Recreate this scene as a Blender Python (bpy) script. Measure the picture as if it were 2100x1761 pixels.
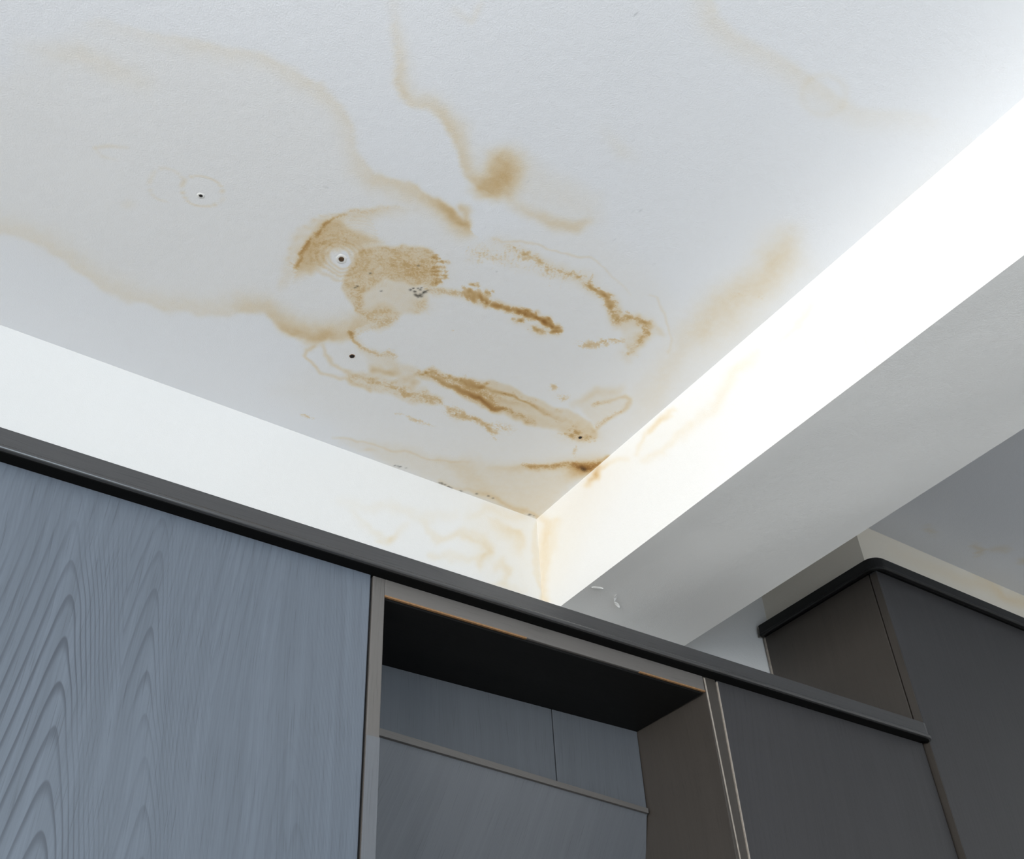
import bpy, bmesh, math, random
import numpy as np
from mathutils import Vector, Matrix

# ------------------------------------------------------------------ camera, light, exposure
S = bpy.context.scene
COL = S.collection
for o in list(bpy.data.objects):
    bpy.data.objects.remove(o)
FPX = 2158.6                                   # focal length in pixels of a 2100 x 1761 frame
ROT = np.array([[0.82523364, -0.56293956, -0.04569997],     # right
                [-0.33378389, -0.55137487, 0.76457444],     # up
                [0.45560702, 0.61569863, 0.64291325]])      # forward
cam_d = bpy.data.cameras.new('camera')
cam_d.sensor_width = 36.0
cam_d.lens = FPX / 2100 * 36
cam_d.clip_start = 0.02
cam = bpy.data.objects.new('camera', cam_d)
COL.objects.link(cam)
m4 = Matrix.Identity(4)
for i in range(3):
    m4[i][0], m4[i][1], m4[i][2] = ROT[0][i], ROT[1][i], -ROT[2][i]
cam.matrix_world = m4
S.camera = cam
S.view_settings.view_transform = 'Standard'
S.view_settings.look = 'None'
S.view_settings.gamma = 1.0
S.view_settings.use_curve_mapping = False
S.view_settings.exposure = 0.58

world = bpy.data.worlds.new('sky')
S.world = world
world.use_nodes = True
wn = world.node_tree.nodes
bg = wn['Background']
bg.inputs[0].default_value = (0.62, 0.78, 1.0, 1)
bg.inputs[1].default_value = 1.0

# room: x to the right along the wardrobes, y towards the wardrobe wall, z up; camera at the origin
FL, CE, CE_R = -1.40, 1.30, 1.352              # floor, ceiling, ceiling of the bay right of the beam
XL, XR, YF, YB = -1.75, 3.00, -2.30, 1.464     # side walls, wall behind the camera, wardrobe wall
BX0, BX1, BZ = 1.134, 1.457, 1.057             # the beam under the ceiling
WIN_L = (-1.75, 0.55, -0.45, 1.22)             # y0, y1, z0, z1
WIN_F = (-1.25, 0.95, -0.45, 1.16)             # x0, x1, z0, z1


def area(name, loc, rot, sx, sy, power, colour, spread=180):
    d = bpy.data.lights.new(name, 'AREA')
    d.shape = 'RECTANGLE'
    d.size, d.size_y, d.energy, d.color = sx, sy, power, colour
    d.spread = math.radians(spread)
    o = bpy.data.objects.new(name, d)
    o.location, o.rotation_euler = loc, rot
    COL.objects.link(o)
    return o


area('window_daylight_side', (XL - 0.22, (WIN_L[0] + WIN_L[1]) / 2, (WIN_L[2] + WIN_L[3]) / 2),
     (0, -math.pi / 2, 0), WIN_L[3] - WIN_L[2], WIN_L[1] - WIN_L[0], 70, (1.0, 0.968, 0.915))
area('window_daylight_rear', ((WIN_F[0] + WIN_F[1]) / 2, YF - 0.22, (WIN_F[2] + WIN_F[3]) / 2),
     (math.pi / 2, 0, 0), WIN_F[1] - WIN_F[0], WIN_F[3] - WIN_F[2], 43, (0.78, 0.905, 1.0))


# ------------------------------------------------------------------ materials
def new_mat(name):
    m = bpy.data.materials.new(name)
    m.use_nodes = True
    nt = m.node_tree
    return m, nt, nt.nodes['Principled BSDF']


class N:
    """tiny node helper"""
    def __init__(s, nt):
        s.nt = nt

    def n(s, t, **kw):
        x = s.nt.nodes.new(t)
        for k, v in kw.items():
            setattr(x, k, v)
        return x

    def put(s, sock, v):
        if isinstance(v, bpy.types.NodeSocket):
            s.nt.links.new(v, sock)
        else:
            sock.default_value = v

    def math(s, op, a, b=None, c=None, clamp=False):
        x = s.n('ShaderNodeMath', operation=op, use_clamp=clamp)
        s.put(x.inputs[0], a)
        if b is not None:
            s.put(x.inputs[1], b)
        if c is not None:
            s.put(x.inputs[2], c)
        return x.outputs[0]

    def noise(s, vec, scale, detail=2, rough=.5):
        x = s.n('ShaderNodeTexNoise')
        s.put(x.inputs['Vector'], vec)
        x.inputs['Scale'].default_value = scale
        x.inputs['Detail'].default_value = detail
        x.inputs['Roughness'].default_value = rough
        return x.outputs[0]

    def comb(s, x, y, z):
        c = s.n('ShaderNodeCombineXYZ')
        for i, v in enumerate((x, y, z)):
            s.put(c.inputs[i], v)
        return c.outputs[0]

    def ramp(s, v, stops):
        r = s.n('ShaderNodeMapRange', interpolation_type='SMOOTHSTEP')
        s.put(r.inputs[0], v)
        for i, k in enumerate(stops):
            r.inputs[1 + i].default_value = k
        return r.outputs[0]

    def mix(s, f, a, b):
        x = s.n('ShaderNodeMix', data_type='RGBA')
        s.put(x.inputs[0], f)
        s.put(x.inputs[6], a)
        s.put(x.inputs[7], b)
        return x.outputs[2]

    def pos(s):
        g = s.n('ShaderNodeTexCoord').outputs['Object']
        sp = s.n('ShaderNodeSeparateXYZ')
        s.nt.links.new(g, sp.inputs[0])
        return g, sp.outputs


def bump(h, b, height, strength, dist):
    x = h.n('ShaderNodeBump')
    x.inputs['Strength'].default_value = strength
    x.inputs['Distance'].default_value = dist
    h.put(x.inputs['Height'], height)
    h.nt.links.new(x.outputs[0], b.inputs['Normal'])


def paint_mat(name, base, stained=False, rough=.6, var=.03):
    """wall or ceiling paint; with stains the mesh carries water marks in the attribute 'stain'
    (red: even wash, green: mark that breaks up into crust, blue: dark specks)"""
    m, nt, b = new_mat(name)
    h = N(nt)
    g, xyz = h.pos()
    n1 = h.noise(g, 3.0, 3)
    n2 = h.noise(g, 420.0, 2)
    f = h.math('MULTIPLY_ADD', h.math('SUBTRACT', n1, .5), var * 2, 1.0)
    col = h.n('ShaderNodeVectorMath', operation='SCALE')
    col.inputs[0].default_value = base
    h.put(col.inputs['Scale'], f)
    out = col.outputs[0]
    if stained:
        at = h.n('ShaderNodeAttribute', attribute_name='stain')
        sp = h.n('ShaderNodeSeparateColor')
        nt.links.new(at.outputs['Color'], sp.inputs[0])
        fine = h.noise(g, 260.0, 4, .62)
        mid = h.noise(g, 70.0, 3, .6)
        brk = h.math('ADD', h.math('MULTIPLY', h.math('SUBTRACT', fine, .5), 1.9), h.math('MULTIPLY', h.math('SUBTRACT', mid, .5), 1.5))
        # crust: the mark survives where its strength beats the noise
        cr = h.math('ADD', sp.outputs[1], brk)
        crm = h.math('MULTIPLY', h.ramp(cr, (.10, .70, 0, 1)), h.math('MULTIPLY', sp.outputs[1], 1.08))
        wash = h.math('MULTIPLY', sp.outputs[0], h.math('MULTIPLY_ADD', mid, .7, .65))
        tot = h.math('ADD', crm, wash)
        dark = h.math('MULTIPLY', sp.outputs[2], 3.2)
        chans = []
        deep = h.math('MULTIPLY', h.math('MULTIPLY', tot, tot), .13)
        for k in (0.085, 0.40, 1.0):
            e = h.math('ADD', h.math('ADD', h.math('MULTIPLY', tot, k), deep), dark)
            chans.append(h.math('POWER', 2.71828, h.math('MULTIPLY', e, -1.0)))
        mul = h.n('ShaderNodeVectorMath', operation='MULTIPLY')
        nt.links.new(out, mul.inputs[0])
        nt.links.new(h.comb(*chans), mul.inputs[1])
        out = mul.outputs[0]
    nt.links.new(out, b.inputs['Base Color'])
    b.inputs['Roughness'].default_value = rough
    b.inputs['Specular IOR Level'].default_value = .3
    bump(h, b, h.math('ADD', n2, h.math('MULTIPLY', h.noise(g, 60, 2), 1.2)), .12, .004)
    return m


def wood_mat(name, base, line, grain='z', cath=None, rough=.38, streak=.22, spec=.5, coat=0.0):
    """dark stained open-grain veneer; cath = list of (centre, shift) of the cathedral figures"""
    m, nt, b = new_mat(name)
    h = N(nt)
    g, (x, y, z) = h.pos()
    if grain == 'z':
        c, l = h.math('ADD', x, y), z
    else:
        c, l = h.math('ADD', z, h.math('MULTIPLY', y, .7)), x
    wv = h.noise(h.comb(h.math('MULTIPLY', c, 2.2), h.math('MULTIPLY', l, 1.1), 3.1), 1.0, 2)
    w2 = h.noise(h.comb(h.math('MULTIPLY', c, 9.0), h.math('MULTIPLY', l, 3.0), 7.7), 1.0, 2)
    cw = h.math('ADD', c, h.math('MULTIPLY', h.math('SUBTRACT', wv, .5), .07))
    cw = h.math('ADD', cw, h.math('MULTIPLY', h.math('SUBTRACT', w2, .5), .022))
    st = h.noise(h.comb(h.math('MULTIPLY', cw, 420.0), h.math('MULTIPLY', l, 5.0), 0.0), 1.0, 3, .6)
    st2 = h.noise(h.comb(h.math('MULTIPLY', cw, 70.0), h.math('MULTIPLY', l, 1.3), 5.0), 1.0, 2)
    pore = h.ramp(h.noise(h.comb(h.math('MULTIPLY', cw, 620.0), h.math('MULTIPLY', l, 14.0), 9.0), 1.0, 1),
                  (.60, .74, 0, 1))
    tone = h.math('ADD', h.math('MULTIPLY', h.math('SUBTRACT', st, .5), streak * 2),
                  h.math('MULTIPLY', h.math('SUBTRACT', st2, .5), streak * 1.6))
    tone = h.math('ADD', tone, 1.0)
    tone = h.math('MULTIPLY', tone, h.math('MULTIPLY_ADD', pore, -.22, 1.0))
    col = h.n('ShaderNodeVectorMath', operation='SCALE')
    col.inputs[0].default_value = base
    h.put(col.inputs['Scale'], tone)
    out = col.outputs[0]
    if cath:
        d = None
        for c0, sh in cath:
            u = h.math('SUBTRACT', h.math('MULTIPLY_ADD', h.math('SUBTRACT', l, 2.03), .13, cw), c0)
            rt = h.math('SQRT', h.math('ADD', h.math('MULTIPLY', u, u), .00007))
            u = h.math('ADD', h.math('MULTIPLY_ADD', rt, 7.6, sh), h.math('MULTIPLY', u, 3.2))
            d = u if d is None else h.math('MINIMUM', d, u)
        f = h.math('ADD', l, d)
        f = h.math('ADD', h.math('MULTIPLY', f, 19.0), h.math('MULTIPLY', w2, 1.6))
        t = h.math('FRACT', f)
        ln = h.math('MULTIPLY', h.ramp(t, (.55, .90, 0, 1)), h.ramp(t, (.92, 1.0, 1, 0)))
        fade = h.ramp(h.noise(h.comb(h.math('MULTIPLY', c, 7.0), h.math('MULTIPLY', l, 3.5), 1.3), 1.0, 1),
                      (.30, .62, .12, 1))
        near = h.ramp(d, (.1, 1.0, 1, .22))
        out = h.mix(h.math('MULTIPLY', h.math('MULTIPLY', ln, fade), h.math('MULTIPLY', near, .75)), out,
                    (*line, 1))
    nt.links.new(out, b.inputs['Base Color'])
    b.inputs['Roughness'].default_value = rough
    b.inputs['Specular IOR Level'].default_value = spec
    b.inputs['Coat Weight'].default_value = coat
    b.inputs['Coat Roughness'].default_value = .25
    bump(h, b, h.math('MULTIPLY', st, h.math('MULTIPLY_ADD', pore, -.6, 1.0)), .10, .001)
    return m


def plain_mat(name, base, rough=.5, metal=0, spec=.5, var=.12, scale=60):
    m, nt, b = new_mat(name)
    h = N(nt)
    g, _ = h.pos()
    f = h.math('MULTIPLY_ADD', h.math('SUBTRACT', h.noise(g, scale, 3), .5), var * 2, 1.0)
    col = h.n('ShaderNodeVectorMath', operation='SCALE')
    col.inputs[0].default_value = base
    h.put(col.inputs['Scale'], f)
    nt.links.new(col.outputs[0], b.inputs['Base Color'])
    b.inputs['Roughness'].default_value = rough
    b.inputs['Metallic'].default_value = metal
    b.inputs['Specular IOR Level'].default_value = spec
    return m


def glass_mat():
    m, nt, b = new_mat('window_glass')
    nt.nodes.remove(b)
    h = N(nt)
    tr, gl, mx = h.n('ShaderNodeBsdfTransparent'), h.n('ShaderNodeBsdfGlossy'), h.n('ShaderNodeMixShader')
    gl.inputs['Roughness'].default_value = .02
    fr = h.n('ShaderNodeFresnel')
    fr.inputs[0].default_value = 1.25
    nt.links.new(fr.outputs[0], mx.inputs[0])
    nt.links.new(tr.outputs[0], mx.inputs[1])
    nt.links.new(gl.outputs[0], mx.inputs[2])
    nt.links.new(mx.outputs[0], nt.nodes['Material Output'].inputs[0])
    return m


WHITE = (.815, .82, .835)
M = dict(
    ceiling=paint_mat('stained_ceiling_paint', WHITE, True),
    wall=paint_mat('stained_wall_paint', (.728, .718, .70), True),
    beam=paint_mat('stained_beam_paint', (.87, .855, .825), True),
    plain=paint_mat('wall_paint', (.80, .795, .785)),
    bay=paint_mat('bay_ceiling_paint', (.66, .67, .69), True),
    cream=paint_mat('cream_wall_paint', (.80, .74, .64), True),
    floor=wood_mat('grey_oak_floor', (.36, .355, .345), (.22, .21, .2), 'x', rough=.45),
    door=wood_mat('slate_veneer', (.100, .117, .142), (.034, .040, .052), 'z', [(.050, 0.0), (.150, .50), (.33, .85)]),
    door_dark=wood_mat('charcoal_veneer', (.042, .0405, .042), (.02, .0205, .022), 'z', [(1.62, 0.02)], rough=.45, streak=.14, spec=.35),
    side=wood_mat('brown_veneer', (.046, .039, .033), (.02, .018, .015), 'z', None, rough=.45, streak=.12),
    low=wood_mat('worn_board_veneer', (.108, .113, .122), (.03, .03, .035), 'z', None, rough=.5, streak=.12),
    inner=wood_mat('niche_veneer', (.088, .094, .103), (.03, .03, .035), 'z', None, rough=.5, streak=.12),
    cornice=wood_mat('cornice_veneer', (.044, .043, .043), (.03, .03, .03), 'x', None, rough=.24, streak=.16, spec=.6),
    cornice_dark=wood_mat('black_cornice_veneer', (.008, .008, .008), (.006, .006, .006), 'x', None, rough=.4, streak=.1, spec=.3),
    stile=wood_mat('edge_veneer', (.105, .096, .088), (.05, .045, .04), 'z', None, rough=.5, streak=.08),
    rail=wood_mat('rail_veneer', (.115, .105, .096), (.05, .045, .04), 'x', None, rough=.5, streak=.08),
    black=plain_mat('shaded_black_underside', (.003, .003, .003), .8, spec=.1),  # dark finish under the cornices, with their shade put into the colour
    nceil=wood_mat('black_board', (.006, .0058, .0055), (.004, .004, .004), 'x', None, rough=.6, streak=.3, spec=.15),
    chip=plain_mat('chipped_board_edge', (.24, .125, .05), .8, var=.5, scale=300),
    pale=plain_mat('worn_pale_edge', (.30, .26, .22), .6, var=.4, scale=120),
    rust=plain_mat('rusty_steel', (.10, .055, .025), .7, .3, var=.5, scale=900),
    hole=plain_mat('hole_dark', (.010, .008, .006), .9),
    filler=plain_mat('white_filler', (.80, .785, .75), .7),
    frame=plain_mat('white_window_frame', (.8, .8, .8), .35, var=.02),
    glass=glass_mat(),
)


# ------------------------------------------------------------------ mesh helpers
def link(name, me, mat, parent=None):
    o = bpy.data.objects.new(name, me)
    COL.objects.link(o)
    if mat is not None:
        me.materials.append(mat)
    if parent is not None:
        o.parent = parent
        v = Vector(parent.location) * -1
        p = parent.parent
        while p is not None:
            v -= Vector(p.location)
            p = p.parent
        me.transform(Matrix.Translation(v))
    return o


def thing(name, label, cat, loc, group=None):
    o = bpy.data.objects.new(name, None)
    COL.objects.link(o)
    o.location = loc
    o.empty_display_size = .1
    return tag(o, label, cat, group)


def tag(o, label, cat, group=None):
    o['label'], o['category'] = label, cat
    if group:
        o['group'] = group
    return o


def struct(o):
    o['kind'] = 'structure'
    return o


def boxes(name, bs, mat, parent=None, bevel=.0012):
    """one mesh of one or more (x0,x1,y0,y1,z0,z1) boxes"""
    bm = bmesh.new()
    for x0, x1, y0, y1, z0, z1 in bs:
        vs = [bm.verts.new((x, y, z)) for z in (z0, z1) for y in (y0, y1) for x in (x0, x1)]
        for f in ((0, 2, 3, 1), (4, 5, 7, 6), (0, 1, 5, 4), (2, 6, 7, 3), (0, 4, 6, 2), (1, 3, 7, 5)):
            bm.faces.new([vs[i] for i in f])
    if bevel:
        bmesh.ops.bevel(bm, geom=list(bm.edges), offset=bevel, segments=2, profile=.6, affect='EDGES')
    me = bpy.data.meshes.new(name)
    bm.to_mesh(me)
    bm.free()
    return link(name, me, mat, parent)


def solid(name, verts, faces, mat, parent=None, bevel=0, smooth=False):
    bm = bmesh.new()
    vs = [bm.verts.new(v) for v in verts]
    for f in faces:
        bm.faces.new([vs[i] for i in f])
    bmesh.ops.recalc_face_normals(bm, faces=bm.faces)
    if bevel:
        bmesh.ops.bevel(bm, geom=list(bm.edges), offset=bevel, segments=2, profile=.6, affect='EDGES')
    me = bpy.data.meshes.new(name)
    bm.to_mesh(me)
    bm.free()
    if smooth:
        me.polygons.foreach_set('use_smooth', [True] * len(me.polygons))
    return link(name, me, mat, parent)


HEXA = ((0, 1, 2, 3), (7, 6, 5, 4), (0, 4, 5, 1), (1, 5, 6, 2), (2, 6, 7, 3), (3, 7, 4, 0))


def sweep(name, path, profile, mat, parent=None, closed=True):
    """profile (out, z) swept along a plan path of (x, y, nx, ny); n points outwards"""
    verts, faces = [], []
    k = len(profile)
    for x, y, nx, ny in path:
        for o_, z in profile:
            verts.append((x + nx * o_, y + ny * o_, z))
    for i in range(len(path) - 1):
        for j in range(k):
            a, b_ = i * k + j, i * k + (j + 1) % k
            faces.append((a, b_, b_ + k, a + k))
    faces.append(tuple(range(k)))
    faces.append(tuple(range((len(path) - 1) * k, len(path) * k)))
    o = solid(name, verts, faces, mat, parent)
    return o


def grid(name, us, vs, fn, mat, flip=False):
    us, vs = np.asarray(us), np.asarray(vs)
    U, V = np.meshgrid(us, vs, indexing='ij')
    P = fn(U.ravel(), V.ravel())
    nu, nv = len(us), len(vs)
    i, j = np.meshgrid(np.arange(nu - 1), np.arange(nv - 1), indexing='ij')
    a = (i * nv + j).ravel()
    q = np.stack([a, a + nv, a + nv + 1, a + 1], 1)
    if flip:
        q = q[:, ::-1]
    me = bpy.data.meshes.new(name)
    me.vertices.add(len(P))
    me.vertices.foreach_set('co', P.astype(np.float32).ravel())
    me.loops.add(q.size)
    me.loops.foreach_set('vertex_index', q.astype(np.int32).ravel())
    me.polygons.add(len(q))
    me.polygons.foreach_set('loop_start', np.arange(0, q.size, 4, dtype=np.int32))
    me.update(calc_edges=True)
    me.validate()
    return link(name, me, mat), P


# ------------------------------------------------------------------ water marks
def hash2(i, j, s):
    n = np.sin(i * 127.1 + j * 311.7 + s * 74.7) * 43758.5453
    return n - np.floor(n)


def vnoise(x, y, s=0):
    i, j = np.floor(x), np.floor(y)
    fx, fy = x - i, y - j
    fx, fy = fx * fx * (3 - 2 * fx), fy * fy * (3 - 2 * fy)
    a, b_ = hash2(i, j, s), hash2(i + 1, j, s)
    c, d = hash2(i, j + 1, s), hash2(i + 1, j + 1, s)
    return (a * (1 - fx) + b_ * fx) * (1 - fy) + (c * (1 - fx) + d * fx) * fy


class Marks:
    """water marks drawn on a survey chart of a flat surface. The chart's axes are those of the survey
    photograph; each surface vertex is looked up on it once, and the result is stored on the vertex."""
    def __init__(s, P):
        q = P @ ROT.T
        w = np.where(q[:, 2] > .05, q[:, 2], np.nan)
        s.x0 = np.nan_to_num(1050 + FPX * q[:, 0] / w, nan=-9999)
        s.y0 = np.nan_to_num(880.5 - FPX * q[:, 1] / w, nan=-9999)
        s.warp(7, 2.5)
        s.W = np.zeros(len(P))
        s.C = np.zeros(len(P))
        s.D = np.zeros(len(P))

    def warp(s, a, b):
        x, y = s.x0, s.y0
        s.x = x + a * (vnoise(x / 42, y / 42, 1) * 2 - 1) + b * (vnoise(x / 12, y / 12, 2) * 2 - 1)
        s.y = y + a * (vnoise(x / 42, y / 42, 3) * 2 - 1) + b * (vnoise(x / 12, y / 12, 4) * 2 - 1)

    def add(s, layer, v, idx):
        a = getattr(s, layer)
        a[idx] = np.sqrt(a[idx] ** 2 + v ** 2) if layer != 'W' else a[idx] + v * (1 - np.clip(a[idx], 0, 1) * .5)

    def near(s, pts, r):
        p = np.array(pts, float)[:, :2]
        lo, hi = p.min(0) - r, p.max(0) + r
        return np.nonzero((s.x > lo[0]) & (s.x < hi[0]) & (s.y > lo[1]) & (s.y < hi[1]))[0]

    def line(s, layer, pts, wl, wr=None, k=1.0, pw=2.0):
        """pts (x, y, strength); wl / wr: fall-off left and right of the direction of travel"""
        wr = wl if wr is None else wr
        idx = s.near(pts, 3.2 * max(wl, wr))
        if not len(idx):
            return
        x, y = s.x[idx], s.y[idx]
        best = np.full(len(idx), 1e9)
        val = np.zeros(len(idx))
        for (ax, ay, ai), (bx, by, bi) in zip(pts[:-1], pts[1:]):
            dx, dy = bx - ax, by - ay
            L2 = dx * dx + dy * dy
            t = np.clip(((x - ax) * dx + (y - ay) * dy) / L2, 0, 1)
            ex, ey = x - ax - t * dx, y - ay - t * dy
            d = np.hypot(ex, ey)
            side = dx * (y - ay) - dy * (x - ax)          # > 0: right of travel (y grows downwards)
            v = (ai + t * (bi - ai)) * np.exp(-(d / np.where(side > 0, wr, wl)) ** pw)
            up = d < best
            best = np.where(up, d, best)
            val = np.where(up, v, val)
        s.add(layer, val * k, idx)

    def poly(s, layer, pts, soft, k, rim=0, rimw=5):
        idx = s.near(pts, soft * 2 + rimw * 3)
        if not len(idx):
            return
        x, y = s.x[idx], s.y[idx]
        ins = np.zeros(len(idx), bool)
        d = np.full(len(idx), 1e9)
        for (ax, ay), (bx, by) in zip(pts, pts[1:] + pts[:1]):
            dx, dy = bx - ax, by - ay
            t = np.clip(((x - ax) * dx + (y - ay) * dy) / (dx * dx + dy * dy + 1e-9), 0, 1)
            d = np.minimum(d, np.hypot(x - ax - t * dx, y - ay - t * dy))
            cr = ((ay > y) != (by > y))
            ins ^= cr & (x < (bx - ax) * (y - ay) / (by - ay if by != ay else 1e-9) + ax)
        sd = np.where(ins, d, -d)
        t = np.clip((sd + soft) / (2 * soft), 0, 1)
        v = t * t * (3 - 2 * t) * k
        if rim:
            v = v + rim * np.exp(-(d / rimw) ** 2)
        s.add(layer, v, idx)

    def blob(s, layer, cx, cy, rx, ry, k, rot=0, pw=2.0):
        R_ = max(rx, ry) * 2.6
        idx = s.near([(cx, cy)], R_)
        x, y = s.x[idx] - cx, s.y[idx] - cy
        c, n = math.cos(math.radians(rot)), math.sin(math.radians(rot))
        u, v = (x * c + y * n) / rx, (-x * n + y * c) / ry
        s.add(layer, k * np.exp(-np.hypot(u, v) ** pw), idx)

    def ring(s, layer, cx, cy, rx, ry, w, k, rot=0, a0=0, a1=360):
        idx = s.near([(cx, cy)], max(rx, ry) + 4 * w)
        x, y = s.x[idx] - cx, s.y[idx] - cy
        c, n = math.cos(math.radians(rot)), math.sin(math.radians(rot))
        u, v = x * c + y * n, -x * n + y * c
        r = np.hypot(u / rx, v / ry)
        an = np.degrees(np.arctan2(v, u)) % 360
        d = np.abs(r - 1) * (rx + ry) / 2
        on = ((an - a0) % 360 <= (a1 - a0)) if a1 - a0 < 360 else np.ones(len(idx), bool)
        s.add(layer, k * np.exp(-(d / w) ** 2) * on, idx)

    def crumbs(s, layer, pts, spread, n, r, k, seed=1, flat=.6):
        """grains scattered along a line, denser towards its middle"""
        g = random.Random(seed)
        for _ in range(n):
            i = g.randrange(len(pts) - 1)
            t = g.random()
            x = pts[i][0] + (pts[i + 1][0] - pts[i][0]) * t + g.gauss(0, spread)
            y = pts[i][1] + (pts[i + 1][1] - pts[i][1]) * t + g.gauss(0, spread * flat)
            q = r * g.uniform(.5, 1.35)
            s.blob(layer, x, y, q, q * g.uniform(.5, .9), k * g.uniform(.5, 1.1), g.uniform(0, 60), 3)

    def store(s, me):
        a = me.color_attributes.new('stain', 'FLOAT_COLOR', 'POINT')
        buf = np.zeros((len(s.W), 4), np.float32)
        buf[:, 0], buf[:, 1], buf[:, 2], buf[:, 3] = np.clip(s.W, 0, 3), s.C, np.clip(s.D, 0, 1), 1
        a.data.foreach_set('color', buf.ravel())


def cr(*pts):                                   # points read off an enlargement of the middle of the chart
    return [(550 + p[0] * .42857, 380 + p[1] * .42857, *p[2:]) for p in pts]


def cl(*pts):                                   # points read off an enlargement of its left side
    return [(p[0] * .47619, p[1] * .47619, *p[2:]) for p in pts]


def steps(lo, a, b, hi, coarse, fine):
    out = list(np.arange(lo, a, coarse)) if lo < a else []
    out += list(np.arange(a, b, fine))
    out += list(np.arange(b, hi, coarse)) + [hi]
    out = [v for i, v in enumerate(out) if i == 0 or v - out[i - 1] > 1e-5]
    return out


us = sorted(set(np.round([XL, -1.2, -.8, -.5] + steps(-.30, .40, BX0, BX0, .006, .0021), 5)))
vs = sorted(set(np.round([YF, -1.5, -.9, -.4] + steps(-.05, .80, YB, YB, .006, .0021), 5)))
ceil, P = grid('ceiling', us, vs, lambda u, v: np.stack([u, v, np.full(len(u), CE)], 1), M['ceiling'], True)
struct(ceil)
K = Marks(P)
# broad pale tint: the once soaked field on the left, and the zone round the corner
K.poly('W', [(-60, 190), (150, 70), (410, 88), (600, 150), (714, 257), (745, 350), (860, 400), (955, 462), (960, 500),
             (1100, 470), (1210, 470), (1330, 560), (1400, 640), (1500, 560), (1640, 480), (1560, 700), (1100, 1075),
             (560, 800), (700, 690), (520, 630), (340, 632), (170, 555), (-60, 450)], 40, .05)
K.poly('W', [(640, 690), (980, 900), (700, 880), (860, 990), (1100, 1070), (1400, 800), (1700, 560), (1640, 500), (1420, 620),
             (1370, 720), (1280, 860)], 35, .035)
K.poly('W', [(900, 940), (1060, 950), (1230, 935), (1100, 1068), (980, 1020)], 16, .19)
K.poly('W', [(700, 905), (800, 905), (960, 950), (1060, 1050), (900, 1000)], 14, .14)
# upper run, left
K.line('W', cl((400, 90, .05), (700, 160, .08), (860, 185, .13), (950, 205, .12), (1100, 240, .14), (1250, 300, .15), (1350, 360, .18),
               (1450, 450, .18), (1500, 540, .16), (1530, 640, .14), (1560, 720, .20), (1620, 775, .30), (1700, 800, .34),
               (1800, 820, .40), (1880, 870, .55), (1950, 920, .75), (2005, 970, .70)), 7, 24)
K.line('W', cl((1880, 870, .15), (1940, 920, .5), (2000, 965, .5), (2010, 905, .55), (1990, 900, .5)), 9)
K.line('W', cl((90, 200, .04), (330, 240, .10), (480, 300, .10), (620, 360, .06)), 22)
# second run, coming down from the top
K.line('W', cl((1690, 110, .06), (1710, 300, .16), (1740, 400, .24), (1780, 440, .28), (1860, 470, .32), (1910, 510, .42), (1950, 570, .44),
               (1975, 650, .40), (1990, 720, .42), (2020, 780, .50), (2070, 810, .6)), 24, 7)
K.line('W', [(805, 0, .05), (805, 62, .10), (814, 143, .14), (829, 190, .18)], 16, 10)
# brown spot and its tail
K.blob('W', 1034, 350, 40, 44, .85, 20, 3)
K.blob('W', 1022, 385, 38, 24, .65, 0, 2.5)
K.blob('W', 990, 398, 24, 10, .45, 15)
K.line('W', [(1050, 415, .18), (1085, 440, .30), (1130, 458, .42), (1180, 464, .45), (1212, 458, .2)], 14, 13)
K.poly('W', [(985, 300), (1060, 310), (1230, 400), (1240, 455), (1090, 430)], 30, .10)
# lower run, left
K.line('W', [(-30, 466, .15), (40, 484, .18), (90, 502, .18), (130, 524, .19), (170, 555, .20), (220, 588, .20), (280, 614, .19),
             (340, 632, .20), (410, 641, .20), (470, 633, .22), (505, 628, .38), (545, 643, .42), (575, 665, .60), (600, 680, .70),
             (640, 692, .62), (668, 697, .68), (700, 690, .55), (722, 680, .5)], 30, 8)
K.blob('W', 662, 695, 26, 12, .4, -20)
K.blob('W', 606, 682, 30, 10, .25, 15)
# swirl round the upper screw
K.line('C', [(590, 535, .30), (606, 552, .62), (612, 535, .80), (622, 512, .80), (645, 485, .78), (670, 458, .66), (700, 440, .40),
             (735, 430, .32), (770, 425, .28), (815, 420, .18), (850, 424, .05)], 4.5, 8)
K.line('W', [(612, 548, .50), (622, 512, .52), (645, 485, .50), (672, 458, .42), (710, 436, .36), (770, 425, .30), (840, 424, .05)], 6, 18)
K.poly('W', [(612, 548), (628, 500), (662, 460), (700, 452), (745, 474), (778, 494), (742, 512), (716, 512), (672, 520), (668, 545), (640, 558)],
       12, .62)
K.poly('C', [(630, 540), (642, 495), (672, 468), (718, 466), (752, 492), (718, 508), (676, 522), (668, 545)], 12, .26)
K.poly('W', [(575, 590), (580, 530), (600, 480), (650, 445), (690, 440), (640, 480), (612, 520), (605, 570)], 12, .16)
for k_ in range(9):                             # brushed arcs
    K.ring('W', 700, 545, 62 + k_ * 6.5, 60 + k_ * 6, 2.2, .11 + .05 * (k_ % 3), 0, 178 + 5 * (k_ % 4), 262 + 9 * (k_ % 3))
for k_ in range(6):
    K.ring('W', 735, 560, 70 + k_ * 7, 90 + k_ * 6, 2.0, .16, 0, 248 + 4 * k_, 300 - 3 * k_)
for rx, ry, k in ((25, 18, .36), (36, 26, .42), (47, 33, .40), (58, 42, .24)):
    K.ring('W', 697, 531, rx, ry, 3, k, 10)
K.ring('C', 697, 531, 50, 37, 4, .25, 10, 60, 220)
K.blob('W', 712, 534, 14, 10, -.6)
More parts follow.
